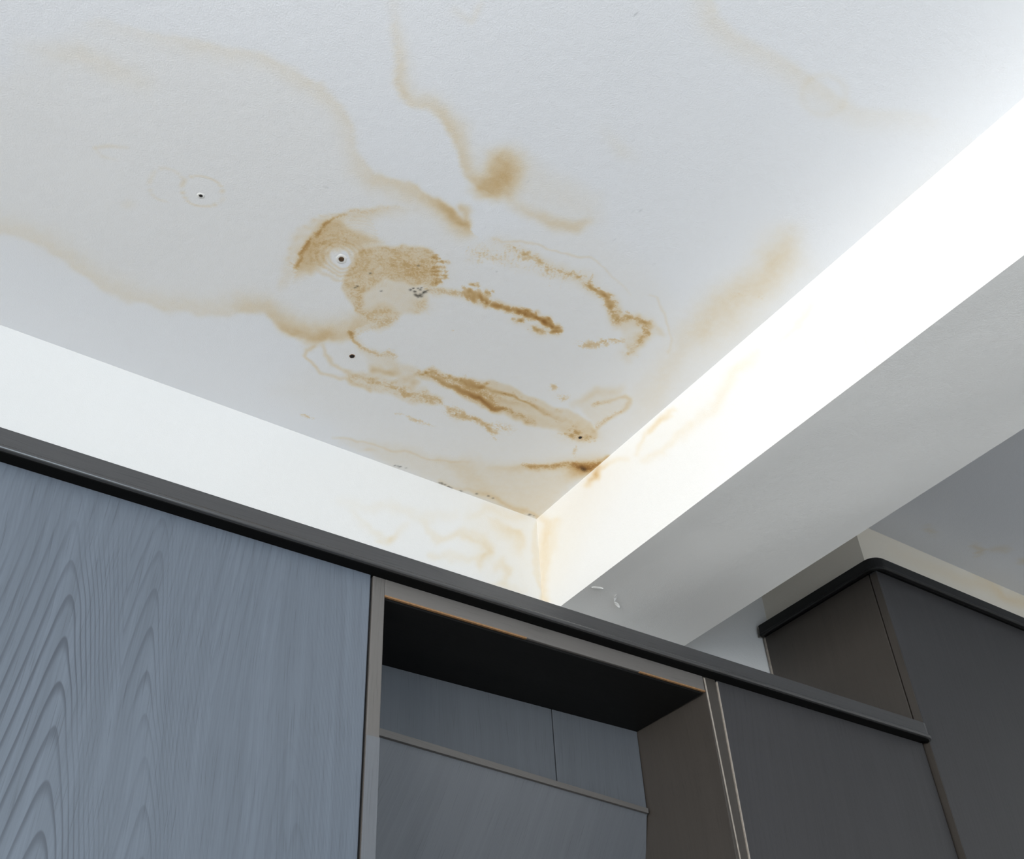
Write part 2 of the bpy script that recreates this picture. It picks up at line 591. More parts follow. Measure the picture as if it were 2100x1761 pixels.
# large brown patch beside it
PATCH = [p[:2] for p in cr((375, 440), (400, 370), (450, 320), (540, 292), (640, 282), (720, 292), (785, 312), (806, 345), (792, 372),
                           (815, 395), (818, 440), (795, 465), (750, 470), (700, 482), (640, 462), (560, 452), (490, 470), (445, 500),
                           (445, 560), (428, 600), (390, 540), (370, 490))]
K.poly('C', PATCH, 6, .30, .10, 5)
K.poly('W', PATCH, 9, .50, .14, 4)
K.blob('W', 842, 548, 58, 30, .28, 10)
K.blob('C', 850, 548, 50, 26, .40, 10)
K.blob('W', 738, 520, 40, 16, .18, -30)
K.crumbs('C', cr((800, 320), (850, 400), (850, 450), (800, 475)), 4, 40, 4.5, .7, 3)
for k_ in range(7):                             # ragged tongues on the right edge of the patch
    y_ = 340 + k_ * 21
    e_ = 830 + 17 * ((k_ * 5) % 3) - 12 * (k_ == 0)
    K.line('C', cr((780, y_, .55), (e_, y_ + 6, .42)), 3.4)
    K.line('W', cr((780, y_, .35), (e_, y_ + 6, .35)), 3.0)
for k_ in range(10):                            # fine tide lines inside it
    K.ring('W', 790 + k_ * 3, 590, 72 - k_ * 5.5, 84 - k_ * 7, 2, .13, 0, 175, 300)
K.poly('W', [p[:2] for p in cr((430, 500), (500, 460), (640, 460), (760, 500), (770, 560), (740, 600), (640, 610), (560, 640), (440, 600))], 10, .26)
K.poly('C', [p[:2] for p in cr((440, 590), (520, 580), (620, 610), (590, 650), (520, 660), (450, 640))], 8, .34)
K.poly('W', [p[:2] for p in cr((430, 590), (520, 570), (630, 610), (600, 660), (520, 700), (430, 700), (400, 720))], 9, .30)
K.line('C', cr((440, 500, .3), (430, 600, .35), (470, 640, .42), (540, 655, .5), (600, 640, .4)), 7)
K.line('C', cr((400, 710, .45), (440, 705, .3), (500, 690, .36), (560, 665, .36), (620, 640, .2)), 7)
K.blob('C', 862, 625, 22, 16, .40)
K.blob('W', 862, 622, 24, 16, .2)
# middle band
MID = cr((750, 488, .42), (860, 515, .42), (950, 530, .52), (1020, 535, .62), (1090, 560, .66), (1170, 580, .72), (1230, 605, .72),
         (1300, 632, .74), (1350, 660, .72), (1392, 694, .66))
K.line('C', MID, 6.5, 6.5, 1, 3)
K.line('W', cr((760, 490, .32), (860, 515, .32), (950, 535, .34), (1090, 560, .44), (1300, 632, .5), (1390, 694, .44)), 7)
K.crumbs('C', MID[2:], 5.5, 120, 6, .62, 5, .7)
K.crumbs('W', MID[3:], 5, 40, 7, .34, 6, .7)
for x_, y_, rx, ry, k in ((990, 487, 26, 14, .55), (960, 515, 24, 11, .5), (1060, 520, 22, 14, .5), (1195, 640, 40, 20, .62), (1295, 688, 46, 24, .70),
                          (1370, 697, 24, 16, .62), (1320, 636, 30, 16, .5)):
    p_ = cr((x_, y_))[0]
    K.blob('C', *p_, rx * .40, ry * .40, k * .8, 15, 3)
    K.blob('W', *p_, rx * .43, ry * .43, k * .4, 15, 2)
    K.crumbs('C', [(p_[0] - rx * .36, p_[1] - 2), (p_[0] + rx * .36, p_[1] + 2)], 4, 14, 4.5, .6, int(x_))
# right-hand arc of the tide mark
ARC = cr((1100, 260, .18), (1170, 300, .28), (1240, 350, .34), (1310, 385, .38), (1400, 408, .38), (1480, 430, .36), (1545, 465, .42),
         (1600, 500, .55), (1635, 540, .60), (1640, 600, .56), (1668, 640, .46), (1740, 630, .34), (1800, 655, .36), (1822, 700, .36),
         (1780, 740, .36), (1720, 805, .30))
K.line('C', ARC, 5, 12)
K.crumbs('C', ARC[1:], 7, 150, 5.5, .52, 8, .8)
K.crumbs('C', ARC[6:10], 5, 60, 6.5, .55, 9, .8)
K.crumbs('W', ARC[9:], 9, 30, 9, .22, 10, .8)
K.line('W', cr((1100, 260, .10), (1240, 345, .18), (1400, 405, .22), (1545, 462, .26), (1640, 545, .36), (1680, 640, .28), (1800, 655, .28),
               (1825, 705, .30), (1780, 745, .24), (1715, 815, .18)), 12, 16)
TOOTH = [p[:2] for p in cr((960, 370), (985, 300), (1050, 280), (1110, 320), (1240, 420), (1380, 425), (1300, 440), (1200, 400), (1060, 350))]
K.poly('C', TOOTH, 10, .26)
K.poly('W', TOOTH, 12, .10)
for k_ in range(26):                            # comb-like drips along the inner edge
    x_ = 955 + k_ * 19
    y_ = 300 + (k_ * 37 % 60) * .5 + max(0, k_ - 8) * 6
    K.line('C', cr((x_ + 14, y_, .42), (x_, y_ + 40 + (k_ * 53) % 40, .22)), 2.4)
K.poly('W', [p[:2] for p in cr((1640, 600), (1740, 610), (1830, 670), (1820, 740), (1740, 800), (1700, 760), (1690, 660))], 9, .16)
for pl in (((1080, 245, .1), (1130, 270, .22), (1250, 285, .22), (1400, 312, .22), (1520, 350, .2), (1610, 400, .14), (1700, 465, .1), (1740, 520, .05)),
           ((1820, 520, .1), (1860, 540, .16), (1890, 600, .18), (1915, 660, .2), (1928, 720, .16), (1900, 800, .1))):
    K.line('W', cr(*pl), 2.4)
K.line('C', cr((1495, 760, .30), (1540, 765, .62), (1590, 760, .52), (1640, 750, .34), (1700, 742, .32)), 8)
K.crumbs('C', cr((1510, 762), (1600, 758), (1690, 742)), 6, 30, 5, .5, 12, .5)
# loops round the black hole
K.line('W', cr((225, 765, .35), (190, 775, .42), (180, 805, .42), (205, 850, .42), (240, 885, .38), (300, 905, .30), (380, 925, .34), (480, 975, .3)), 3.6)
K.line('W', cr((255, 775, .25), (262, 815, .36), (300, 850, .36), (360, 882, .34), (430, 905, .34), (520, 920, .3)), 3.6)
K.line('C', cr((398, 700, .8), (400, 735, .65), (450, 775, .60), (520, 808, .50), (600, 822, .45)), 5)
K.blob('C', *cr((575, 812))[0], 11, 8, .5)
K.line('W', cr((400, 720, .3), (450, 780, .26), (520, 815, .2), (620, 860, .14), (740, 905, .16)), 8)
BAND = [p[:2] for p in cr((360, 892), (450, 880), (560, 920), (680, 955), (720, 985), (830, 1025), (822, 1050), (760, 1062), (680, 1035), (560, 995),
                          (480, 975), (400, 945))]
K.poly('W', BAND, 7, .30)
K.poly('C', BAND, 7, .24)
K.crumbs('C', cr((400, 910), (560, 950), (700, 1000), (810, 1040)), 7, 70, 6, .42, 14, .6)
K.crumbs('W', cr((500, 870), (640, 900), (760, 970)), 9, 30, 10, .2, 15, .5)
K.blob('C', *cr((770, 1040))[0], 28, 9, .45, 10, 3)
K.poly('W', [p[:2] for p in cr((480, 820), (600, 840), (760, 900), (700, 950), (560, 910))], 10, .15)
# main dark band
DARK = [p[:2] for p in cr((705, 905), (780, 880), (870, 908), (950, 930), (1080, 948), (1200, 1000), (1330, 1045), (1440, 1085), (1530, 1130), (1560, 1205),
                          (1480, 1222), (1390, 1170), (1265, 1142), (1160, 1112), (1060, 1062), (980, 1032), (900, 992), (800, 945))]
K.poly('W', DARK, 7, .40, .14, 4)
for k_ in range(7):
    K.line('W', cr((960 + k_ * 14, 950 + k_ * 5, .10), (1080 + k_ * 20, 985 + k_ * 9, .24), (1230 + k_ * 18, 1045 + k_ * 9, .18), (1400 + k_ * 12, 1100 + k_ * 9, .06)), 2.6)
K.crumbs('C', cr((720, 900), (790, 890), (880, 920), (960, 945), (1060, 960)), 6, 60, 5, .6, 16, .6)
K.crumbs('C', cr((1000, 960), (1150, 1010), (1320, 1060), (1480, 1190)), 10, 60, 5, .3, 17, .7)
K.poly('C', [p[:2] for p in cr((740, 905), (790, 885), (880, 912), (1000, 945), (1080, 1010), (1110, 1075), (980, 1035), (900, 992), (800, 948))], 6, .50)
K.line('C', cr((790, 925, .6), (870, 968, .85), (940, 985, 1.05), (1010, 1015, 1.15), (1080, 1055, .75), (1170, 1100, .42), (1270, 1135, .42)), 6)
K.line('W', cr((900, 985, .2), (1000, 1018, .75), (1100, 1066, .7), (1180, 1108, .5), (1270, 1138, .4)), 5, 5)
K.line('W', cr((1010, 990, .4), (1120, 1040, .4), (1230, 1070, .2), (1400, 1080, .15)), 5)
K.blob('C', *cr((965, 955))[0], 26, 12, .75, 15, 3)
K.blob('W', *cr((1380, 1090))[0], 60, 16, -.12, 15)
# detached patches
K.line('C', cr((845, 1070, .40), (900, 1085, .52), (960, 1118, .55), (1050, 1148, .5), (1090, 1185, .35)), 11, 12, 1, 3)
K.line('C', cr((1080, 1138, .32), (1165, 1165, .3)), 9)
K.line('C', cr((145, 1092, .4), (175, 1100, .62), (208, 1112, .4)), 4)
K.line('C', cr((615, 1085, .45), (650, 1095, .35), (700, 1122, .62), (745, 1140, .5), (800, 1160, .25)), 4)
K.blob('C', *cr((1368, 968))[0], 10, 8, .75)
K.blob('C', *cr((1415, 1018))[0], 12, 9, .6)
K.blob('C', *cr((880, 708))[0], 5, 2, .6)
K.crumbs('C', cr((850, 1072), (900, 1088), (980, 1122), (1060, 1150), (1100, 1190)), 6, 90, 4.5, .5, 18, .7)
K.crumbs('C', cr((1060, 1135), (1170, 1168)), 4, 24, 3.5, .4, 19, .5)
K.poly('W', [p[:2] for p in cr((845, 1070), (930, 1080), (1060, 1135), (1090, 1180), (1000, 1150), (900, 1120))], 7, .16)
# loops on the right
K.line('W', cr((1470, 1060, .15), (1520, 1015, .28), (1580, 985, .3), (1650, 972, .26), (1705, 968, .12)), 9)
K.line('W', cr((1540, 1165, .4), (1590, 1140, .36), (1660, 1110, .36), (1715, 1065, .40), (1735, 1030, .40), (1715, 1008, .38), (1670, 1012, .3), (1610, 1030, .34),
               (1570, 1050, .3)), 4)
K.poly('W', [p[:2] for p in cr((1500, 1060), (1560, 1000), (1690, 975), (1740, 1020), (1710, 1080), (1560, 1150))], 9, .15)
K.line('C', cr((1575, 1045, .5), (1600, 1035, .4), (1630, 1028, .3)), 5)
K.line('C', cr((1560, 1140, .4), (1650, 1105, .45), (1700, 1075, .3)), 6)
K.blob('C', *cr((1480, 1200))[0], 27, 14, .40)
K.crumbs('C', cr((1430, 1190), (1540, 1215)), 9, 40, 5, .4, 21, .6)
K.blob('W', *cr((1490, 1195))[0], 34, 18, .28)
K.line('C', cr((1470, 1255, .5), (1466, 1275, .45), (1465, 1310, .4)), 4)
# streak into the corner of the beam
K.line('W', cr((1080, 1345, .10), (1215, 1348, .40), (1270, 1352, .75), (1330, 1345, .70), (1430, 1340, .72), (1480, 1345, .95), (1540, 1332, 1.1), (1610, 1305, .8)), 5, 8)
K.line('C', cr((1220, 1340, .6), (1250, 1350, .6), (1300, 1350, .6), (1420, 1340, .5), (1500, 1345, .8), (1580, 1318, .5)), 7)
K.blob('W', *cr((1497, 1352))[0], 22, 11, 1.0, -20)
K.blob('W', *cr((1470, 1380))[0], 20, 13, .5, -30)
K.blob('D', *cr((1497, 1350))[0], 5, 4, .35)
# thin line along the wall and mould specks on it
K.line('W', cr((300, 1210, .1), (360, 1215, .2), (450, 1228, .24), (560, 1250, .22), (680, 1280, .22), (800, 1310, .2), (895, 1322, .24), (960, 1330, .1)), 2.6)
K.blob('W', *cr((480, 1275))[0], 14, 4, .22)
K.line('W', cr((820, 1420, .2), (1000, 1475, .3), (1150, 1525, .4), (1280, 1590, .45)), 5)
rng = random.Random(7)
K.warp(2, 1)
for cx, cy, n, sp in ((640, 1350, 5, 22), (615, 1342, 2, 12), (830, 1427, 6, 18), (875, 1443, 5, 18), (920, 1462, 2, 12), (1062, 1494, 3, 14), (1258, 1580, 5, 12),
                      (1000, 1480, 2, 20)):
    for _ in range(n):
        a = rng.uniform(-1, 1) * sp
        K.blob('D', *cr((cx + a, cy + a * .32 + rng.uniform(-3, 2)))[0], rng.uniform(1.2, 2.6), rng.uniform(.9, 1.5), rng.uniform(.15, .5))
for _ in range(20):                             # black mess in the brown patch
    a, r = rng.uniform(0, 6.28), rng.uniform(.35, 1)
    K.blob('D', 857 + 20 * r * math.cos(a), 600 + 12 * r * math.sin(a), rng.uniform(1.4, 4), rng.uniform(.9, 1.7), rng.uniform(.25, .75), rng.uniform(-30, 30))
for cx, cy in ((729, 589), (733, 586), (857, 543), (782, 598), (760, 560)):
    K.blob('D', cx, cy, 2.2, 1.4, .4)
for x_, y_ in ((183, 163), (527, 149), (670, 384), (1317, 142), (1490, 137), (1302, 432), (1232, 472), (1343, 540), (1120, 232), (1303, 30), (1018, 556), (340, 325),
               (333, 314), (8, 205), (1085, 371), (1315, 432), (1545, 360), (1262, 490), (620, 480)):
    K.blob('D', x_, y_, rng.uniform(1.3, 2.2), rng.uniform(1, 1.6), rng.uniform(.04, .14))
# patch beside the beam
K.warp(9, 3)
K.line('W', [(1610, 500, .22), (1575, 555, .28), (1530, 600, .30), (1480, 635, .30), (1445, 670, .22)], 36, 34)
K.blob('W', 1590, 525, 45, 40, .14)
K.blob('C', 1562, 607, 13, 7, .30, -20)
K.blob('C', 1520, 602, 14, 8, .2, -20)
K.line('W', [(1430, 670, .10), (1400, 700, .13), (1350, 780, .12), (1320, 820, .08)], 26)
# faint rings left, faint drift upper right
K.warp(2.5, 0)
K.ring('W', 414, 392, 43, 32, 2.4, .26, 14)
K.ring('W', 340, 378, 34, 33, 3, .12, 20, 60, 330)
K.line('W', [(195, 303, .12), (225, 300, .18), (260, 303, .08)], 4)
K.line('W', [(195, 303, .08), (210, 322, .08), (240, 330, .03)], 4)
K.blob('W', 262, 418, 12, 10, .10)
K.line('W', [(1450, -20, .12), (1468, 40, .15), (1510, 75, .13), (1570, 105, .12), (1620, 135, .14), (1690, 185, .14), (1760, 230, .10), (1900, 240, .05)], 10, 34)
K.ring('W', 1690, 195, 45, 40, 8, .07)
K.line('W', [(1240, 270, .03), (1275, 310, .09), (1300, 322, .03)], 14)
K.line('W', [(930, 20, .05), (965, 45, .10), (985, 10, .08)], 8)
K.store(ceil.data)

# wardrobe wall with marks near the corner
us = [XL, -.6] + list(np.arange(-.05, .5, .02)) + list(np.arange(.5, BX0, .0035)) + [BX0, BX0 + .02] + list(np.arange(1.2, 1.8, .05)) + [1.85, 2.4, XR]
vs = [FL, -.5, .3] + list(np.arange(.9, CE, .0035)) + [CE, CE_R + .05]
wall, P = grid('wall_back', us, vs, lambda u, v: np.stack([u, np.full(len(u), YB), v], 1), M['wall'])
struct(wall)
K = Marks(P)
K.warp(9, 4)


def cw(*pts):                                   # points read off an enlargement of the corner
    return [(1000 + p[0] * .28393, 850 + p[1] * .28393, *p[2:]) for p in pts]


K.poly('W', [(1000, 1035), (1060, 1055), (1098, 1072), (1098, 1225), (1050, 1200), (960, 1165), (940, 1100)], 30, .07)
K.line('W', cw((60, 800, .16), (140, 850, .30), (215, 870, .32), (260, 960, .2)), 9, 16)
K.line('W', cw((-120, 720, .10), (20, 690, .14), (130, 720, .14), (250, 720, .16)), 14)
K.line('W', cw((-90, 1080, .22), (0, 990, .22), (-30, 900, .14), (-150, 840, .1)), 9)
K.line('W', cw((60, 1090, .14), (120, 1060, .22), (160, 1120, .24), (120, 1200, .16)), 8)
K.line('W', cw((20, 1230, .1), (120, 1220, .15), (240, 1250, .1)), 8)
K.line('W', [(870, 1080, .12), (900, 1110, .2), (940, 1095, .22), (985, 1120, .22), (1000, 1140, .2), (950, 1150, .14), (890, 1140, .14)], 9)
K.line('W', [(720, 1050, .06), (760, 1090, .12), (790, 1100, .16), (830, 1085, .08)], 9)
K.blob('W', 797, 1098, 9, 7, .2)
K.blob('W', 772, 1108, 10, 6, .16)
K.line('W', [(700, 1030, .04), (800, 1040, .09), (860, 1070, .09), (930, 1050, .06)], 12)
K.line('W', cw((355, 760, .25), (360, 900, .18), (380, 1100, .22), (400, 1340, .3)), 6)
K.store(wall.data)

# ------------------------------------------------------------------ beam, bay ceiling, remaining shell
bm_us = [YF, -1.2, -.3] + list(np.arange(.1, YB, .004)) + [YB]
bm_vs = list(np.arange(BZ, CE, .004)) + [CE]
v0, f0 = [], []
nv = len(bm_vs)
beam, P = grid('ceiling_beam', bm_us, bm_vs, lambda u, v: np.stack([np.full(len(u), BX0), u, v], 1), M['beam'])
bmm = bmesh.new()
bmm.from_mesh(beam.data)
q = [bmm.verts.new(c) for c in ((BX0, YF, BZ), (BX1, YF, BZ), (BX1, YB, BZ), (BX0, YB, BZ), (BX1, YF, CE_R), (BX1, YB, CE_R))]
ux, uy = np.linspace(BX0, BX1, 22), np.linspace(YF, YB, 190)
GX, GY = np.meshgrid(ux, uy, indexing='ij')
edge = np.minimum(np.minimum(GX - BX0, BX1 - GX) / .05, 1)
GZ = BZ + edge * .0042 * (vnoise(GX * 7 + GY * 1.5, GY * 2.2, 11) - .5) + edge * .0006 * (vnoise(GX * 22, GY * 14, 12) - .5)
gv = [[bmm.verts.new((GX[i, j], GY[i, j], GZ[i, j])) for j in range(len(uy))] for i in range(len(ux))]
for i in range(len(ux) - 1):
    for j in range(len(uy) - 1):
        bmm.faces.new((gv[i][j], gv[i][j + 1], gv[i + 1][j + 1], gv[i + 1][j])).smooth = True
bmm.faces.new((q[1], q[2], q[5], q[4]))
bmm.to_mesh(beam.data)
bmm.free()
struct(beam)
P = np.array([v.co[:] for v in beam.data.vertices])
K = Marks(P)
K.warp(6, 3)
K.x[P[:, 0] > BX0 + .0005] = -9999
K.line('W', cw((790, 370, .5), (765, 430, .75), (735, 460, .55), (725, 510, .3)), 7)
K.line('W', cw((760, 400, .6), (790, 420, .5), (800, 450, .3)), 6)
K.line('W', cw((380, 740, .22), (440, 770, .26), (425, 880, .32), (395, 1000, .32), (410, 1120, .25), (395, 1300, .28), (420, 1350, .3)), 10)
K.line('W', cw((500, 760, .16), (480, 860, .14), (460, 950, .1)), 10)
K.line('W', cw((830, 370, .3), (920, 340, .16), (1010, 330, .1)), 6)
K.line('W', cw((1080, 280, .12), (1130, 150, .22), (1230, 50, .28), (1330, 0, .2)), 5)
K.line('W', cw((1140, 330, .12), (1270, 280, .16), (1370, 140, .14), (1470, 60, .1)), 9)
K.line('W', [(1330, 880, .2), (1370, 845, .26), (1385, 835, .2)], 5)
K.line('W', [(1400, 900, .07), (1470, 820, .16), (1510, 760, .16), (1550, 730, .1)], 12)
K.line('W', [(1600, 700, .06), (1640, 655, .14), (1670, 620, .1)], 10)
K.line('W', [(1745, 620, .06), (1760, 680, .14), (1790, 735, .14), (1800, 760, .06)], 6)
K.line('W', [(1780, 520, .05), (1850, 430, .07), (2000, 300, .06)], 14)
K.poly('W', [(1100, 1066), (1180, 1000), (1330, 890), (1400, 860), (1250, 1000), (1150, 1200), (1105, 1240)], 40, .06)
K.store(beam.data)

us = [BX1, 1.6] + list(np.arange(1.7, 2.5, .012)) + [2.5, XR]
vs = [YF, -1, 0, .4] + list(np.arange(.6, 1.2, .012)) + [1.2, YB]
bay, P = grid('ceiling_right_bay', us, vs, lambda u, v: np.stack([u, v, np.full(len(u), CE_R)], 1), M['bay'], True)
struct(bay)
K = Marks(P)
for a, b_, k in (((2000, 1120), (2020, 1132), .25), ((2040, 1130), (2065, 1128), .22), ((2095, 1155), (2110, 1150), .3), ((2010, 1140), (2014, 1136), .3),
                 ((1905, 1085), (1920, 1092), .2)):
    K.line('W', [(*a, k), (*b_, k)], 6)
K.store(bay.data)

struct(boxes('floor', [(XL - .3, XR + .2, YF - .3, YB + .2, FL - .1, FL)], M['floor'], bevel=0))
struct(boxes('wall_right', [(XR, XR + .12, YF, YB, FL, CE_R)], M['plain'], bevel=0))


def wall_with_window(name, axis, at0, depth, lo, hi, w):
    a0, a1, z0, z1 = w
    def bx(p0, p1, q0, q1):
        return (at0 - depth, at0, p0, p1, q0, q1) if axis == 'x' else (p0, p1, at0 - depth, at0, q0, q1)
    return struct(boxes(name, [bx(lo, a0, FL, CE_R), bx(a1, hi, FL, CE_R), bx(a0, a1, FL, z0), bx(a0, a1, z1, CE_R)], M['plain'], bevel=0))


def window(name, axis, at0, w):
    a0, a1, z0, z1 = w
    d0, d1, t = at0 - .14, at0 - .08, .05
    def bx(p0, p1, q0, q1, e=0):
        return (d0 + e, d1 - e, p0, p1, q0, q1) if axis == 'x' else (p0, p1, d0 + e, d1 - e, q0, q1)
    mid = (a0 + a1) / 2
    o = struct(boxes(name, [bx(a0, a0 + t, z0, z1), bx(a1 - t, a1, z0, z1), bx(a0 + t, a1 - t, z0, z0 + t), bx(a0 + t, a1 - t, z1 - t, z1),
                            bx(mid - .02, mid + .02, z0 + t, z1 - t)], M['frame'], bevel=.003))
    boxes('pane', [bx(a0 + t, mid - .02, z0 + t, z1 - t, .027), bx(mid + .02, a1 - t, z0 + t, z1 - t, .027)], M['glass'], o, bevel=0)
    return o


wall_with_window('wall_left', 'x', XL, .2, YF - .2, YB, WIN_L)
wall_with_window('wall_front', 'y', YF, .2, XL, XR, WIN_F)
window('window_1', 'x', XL, WIN_L)
window('window_2', 'y', YF, WIN_F)

# boxed-in soffit over the tall wardrobe on the right
us = list(np.arange(1.81, 2.45, .012)) + [2.45, XR]
vs = list(np.arange(1.205, CE_R, .01)) + [CE_R]
sof, P = grid('soffit', us, vs, lambda u, v: np.stack([u, np.full(len(u), 1.16), v], 1), M['cream'])
bmm = bmesh.new()
bmm.from_mesh(sof.data)
q = [bmm.verts.new(c) for c in ((1.81, 1.16, 1.205), (1.81, 1.16, CE_R), (1.81, YB, CE_R), (1.81, YB, 1.205), (XR, 1.16, 1.205), (XR, YB, 1.205))]
bmm.faces.new((q[0], q[1], q[2], q[3]))
bmm.faces.new((q[0], q[3], q[5], q[4]))
bmm.to_mesh(sof.data)
bmm.free()
struct(sof)
P = np.array([v.co[:] for v in sof.data.vertices])
K = Marks(P)
K.line('W', [(1830, 1125, .04), (1960, 1180, .12), (2040, 1210, .18), (2100, 1232, .2)], 10, 14)
K.line('W', [(2000, 1175, .1), (2050, 1210, .16), (2090, 1240, .1)], 7)
K.store(sof.data)

# ------------------------------------------------------------------ wardrobes
YD = 1.130                                      # front plane of the doors
DT = .018                                       # door thickness
YC = YD + DT + .003                             # front of the carcasses
WT = .822                                       # top of the low wardrobes
BKY = YB - .006


def cabinet(name, label, x0, x1, top, door_spans, dmat, smat, group=None, yd=YD):
    yc = yd + DT + .003
    t = thing(name, label, 'wardrobe', ((x0 + x1) / 2, (yc + BKY) / 2, FL), group)
    boxes('side_panel', [(x0, x0 + .018, yc, BKY, FL, top)], smat, t)
    boxes('side_panel', [(x1 - .018, x1, yc, BKY, FL, top)], smat, t)
    boxes('top_panel', [(x0 + .018, x1 - .018, yc, BKY, top - .018, top)], smat, t)
    boxes('bottom_panel', [(x0 + .018, x1 - .018, yc, BKY, FL + .08, FL + .098)], smat, t)
    boxes('back_panel', [(x0 + .018, x1 - .018, BKY - .008, BKY, FL + .098, top - .018)], smat, t)
    boxes('plinth', [(x0 + .018, x1 - .018, yc + .03, yc + .048, FL, FL + .08)], smat, t)
    doors = []
    for a, b_ in door_spans:
        doors.append(boxes('door', [(a, b_, yd, yd + DT, FL + .06, top - .004)], dmat, t, .0016))
    return t, doors


GW = 'wardrobes along the back wall'
left, dl = cabinet('wardrobe', 'wardrobe with large slate blue-grey wood-grain doors, left of the open niche', -.640, .578, WT,
                   [(-.638, -.034), (-.030, .576)], M['door'], M['side'], GW)
right, dr = cabinet('wardrobe', 'narrow charcoal wardrobe between the open niche and the taller wardrobe', 1.2295, 1.770, WT, [(1.2325, 1.768)],
                    M['door_dark'], M['side'], GW)
XT, TT = 1.776, 1.200
tall, dt = cabinet('wardrobe', 'taller charcoal wardrobe reaching up under the cream soffit at the right', XT, 2.960, TT,
                   [(XT + .0005, 2.380), (2.384, 2.958)], M['door_dark'], M['side'], GW, yd=1.1195)
# worn pale edge of the narrow wardrobe's door
boxes('worn_edge', [(1.2318, 1.2338, YD - .0004, YD + .004, .30, WT - .024)], M['pale'], dr[0], 0)
boxes('worn_edge', [(XT - .0006, XT + .0004, BKY - .005, BKY + .0003, .86, 1.185)], M['pale'], tall, 0)
boxes('edge_band', [(XT - .0003, XT + .0003, 1.1197, 1.1195 + DT - .0004, .30, TT - .018)], M['side'], dt[0], 0)

# open niche unit
NX0, NX1 = .580, 1.2285
NF = thing('open_niche_unit', 'open shelf niche in dark brown wood between two wardrobes', 'shelf unit', ((NX0 + NX1) / 2, 1.3, FL))
XI0, XI1 = .599, 1.2015
ZR = .7735
boxes('side_panel', [(NX0, XI0, YD, BKY, FL, WT)], M['stile'], NF)
ibx = 1.2185                                    # the right panel leans slightly: its inner face sits further out lower down
solid('side_panel', [(ibx + .03, YD, FL), (NX1, YD, FL), (NX1, BKY, FL), (1.207, BKY, FL),
                     (XI1, YD, WT), (NX1, YD, WT), (NX1, BKY, WT), (1.190, BKY, WT)][:0] or
      [(1.2215, YD, FL), (NX1, YD, FL), (NX1, BKY, FL), (1.2115, BKY, FL),
       (XI1, YD, WT), (NX1, YD, WT), (NX1, BKY, WT), (1.1915, BKY, WT)], HEXA, M['side'], NF, .0008)
boxes('top_panel', [(XI0, XI1 - .001, YD, BKY, ZR, WT)], M['rail'], NF)
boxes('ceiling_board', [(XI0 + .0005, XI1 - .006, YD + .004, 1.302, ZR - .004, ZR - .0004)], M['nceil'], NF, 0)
boxes('chipped_edge', [(XI0, .84, YD - .0006, YD + .003, ZR - .0012, ZR + .0012)], M['chip'], NF, 0)
boxes('chipped_edge', [(1.06, XI1 - .001, YD - .0006, YD + .003, ZR - .0012, ZR + .0010)], M['chip'], NF, 0)
boxes('edge_band', [(NX0, XI0, YD - .0006, YD + .0004, .20, .566)], M['low'], NF, 0)
boxes('back_panel', [(XI0, 1.010, 1.302, 1.312, .623, ZR), (1.0125, 1.1955, 1.302, 1.312, .623, ZR)], M['inner'], NF, .001)
# loose lower back board, standing a little forward on the left, with a pale lip
A, B = (XI0, 1.236, .631), (1.1935, 1.3005, .630)
C_, D_ = (1.2035, 1.3425, .50), (XI0, 1.278, .50)
C_, D_ = tuple(np.array(B) + (np.array(C_) - np.array(B)) * 2), tuple(np.array(A) + (np.array(D_) - np.array(A)) * 2)
solid('lower_board', [A, B, C_, D_, (A[0], A[1] + .010, A[2]), (B[0], B[1] + .0015, B[2]), (C_[0], C_[1] + .008, C_[2]), (D_[0], D_[1] + .010, D_[2])],
      HEXA, M['low'], NF)
solid('lip', [(A[0], A[1] - .004, A[2] + .004), (B[0], B[1] - .004, B[2] + .003), (B[0], B[1] - .004, B[2] - .005), (A[0], A[1] - .004, A[2] - .007),
              (A[0], A[1] + .002, A[2] + .004), (B[0], B[1] + .001, B[2] + .003), (B[0], B[1] + .001, B[2] - .005), (A[0], A[1] + .002, A[2] - .007)],
      HEXA, M['rail'], NF)
boxes('bottom_panel', [(XI0, 1.205, YD + .005, 1.45, FL + .06, FL + .08)], M['inner'], NF)
solid('worn_edge', [(XI1 - .0006 + .0012, YD - .0005, WT - .024), (XI1 + .0036, YD - .0005, WT - .024), (XI1 + .0036, YD + .003, WT - .024), (XI1 + .0006, YD + .003, WT - .024),
                    (1.2150, YD - .0005, .36), (1.2172, YD - .0005, .36), (1.2172, YD + .003, .36), (1.2150, YD + .003, .36)], HEXA, M['pale'], NF)

# cornices
ZB, ZT, PR = .800, .834, .024
prof = [(-.02, ZT), (PR - .006, ZT), (PR - .003, ZT - .002), (PR - .003, ZB + .0095)]
for k in range(9):                              # bead along the lower edge
    a = math.radians(70 - k * 14)
    prof.append((PR - .005 + .005 * math.cos(a), ZB + .005 + .005 * math.sin(a)))
prof += [(PR - .0055, ZB + .0012), (-.02, ZB + .0012)]
path = [(-.64, YD - .001, 0, -1), (1.757, YD - .001, 0, -1)]
for k in range(1, 7):
    a = math.radians(k * 15)
    path.append((1.757 + .004 * math.sin(a), YD - .001 + .004 * (1 - math.cos(a)), math.sin(a), -math.cos(a)))
path = path[:2] + [(1.757, YD - .001, math.sin(math.radians(k * 15)), -math.cos(math.radians(k * 15))) for k in range(1, 6)]
def cornice(name, label, path, prof, mat, dark, loc, under):
    t = thing(name, label, 'cornice', loc)
    sweep('moulding', path, prof, mat, t)
    z, w = under
    sweep('underside_shade_strip', path, [(-.011, z), (w, z), (w, z - .0011), (-.011, z - .0011)], dark, t)  # thin strip below the moulding; its black also carries the shade there
    return t


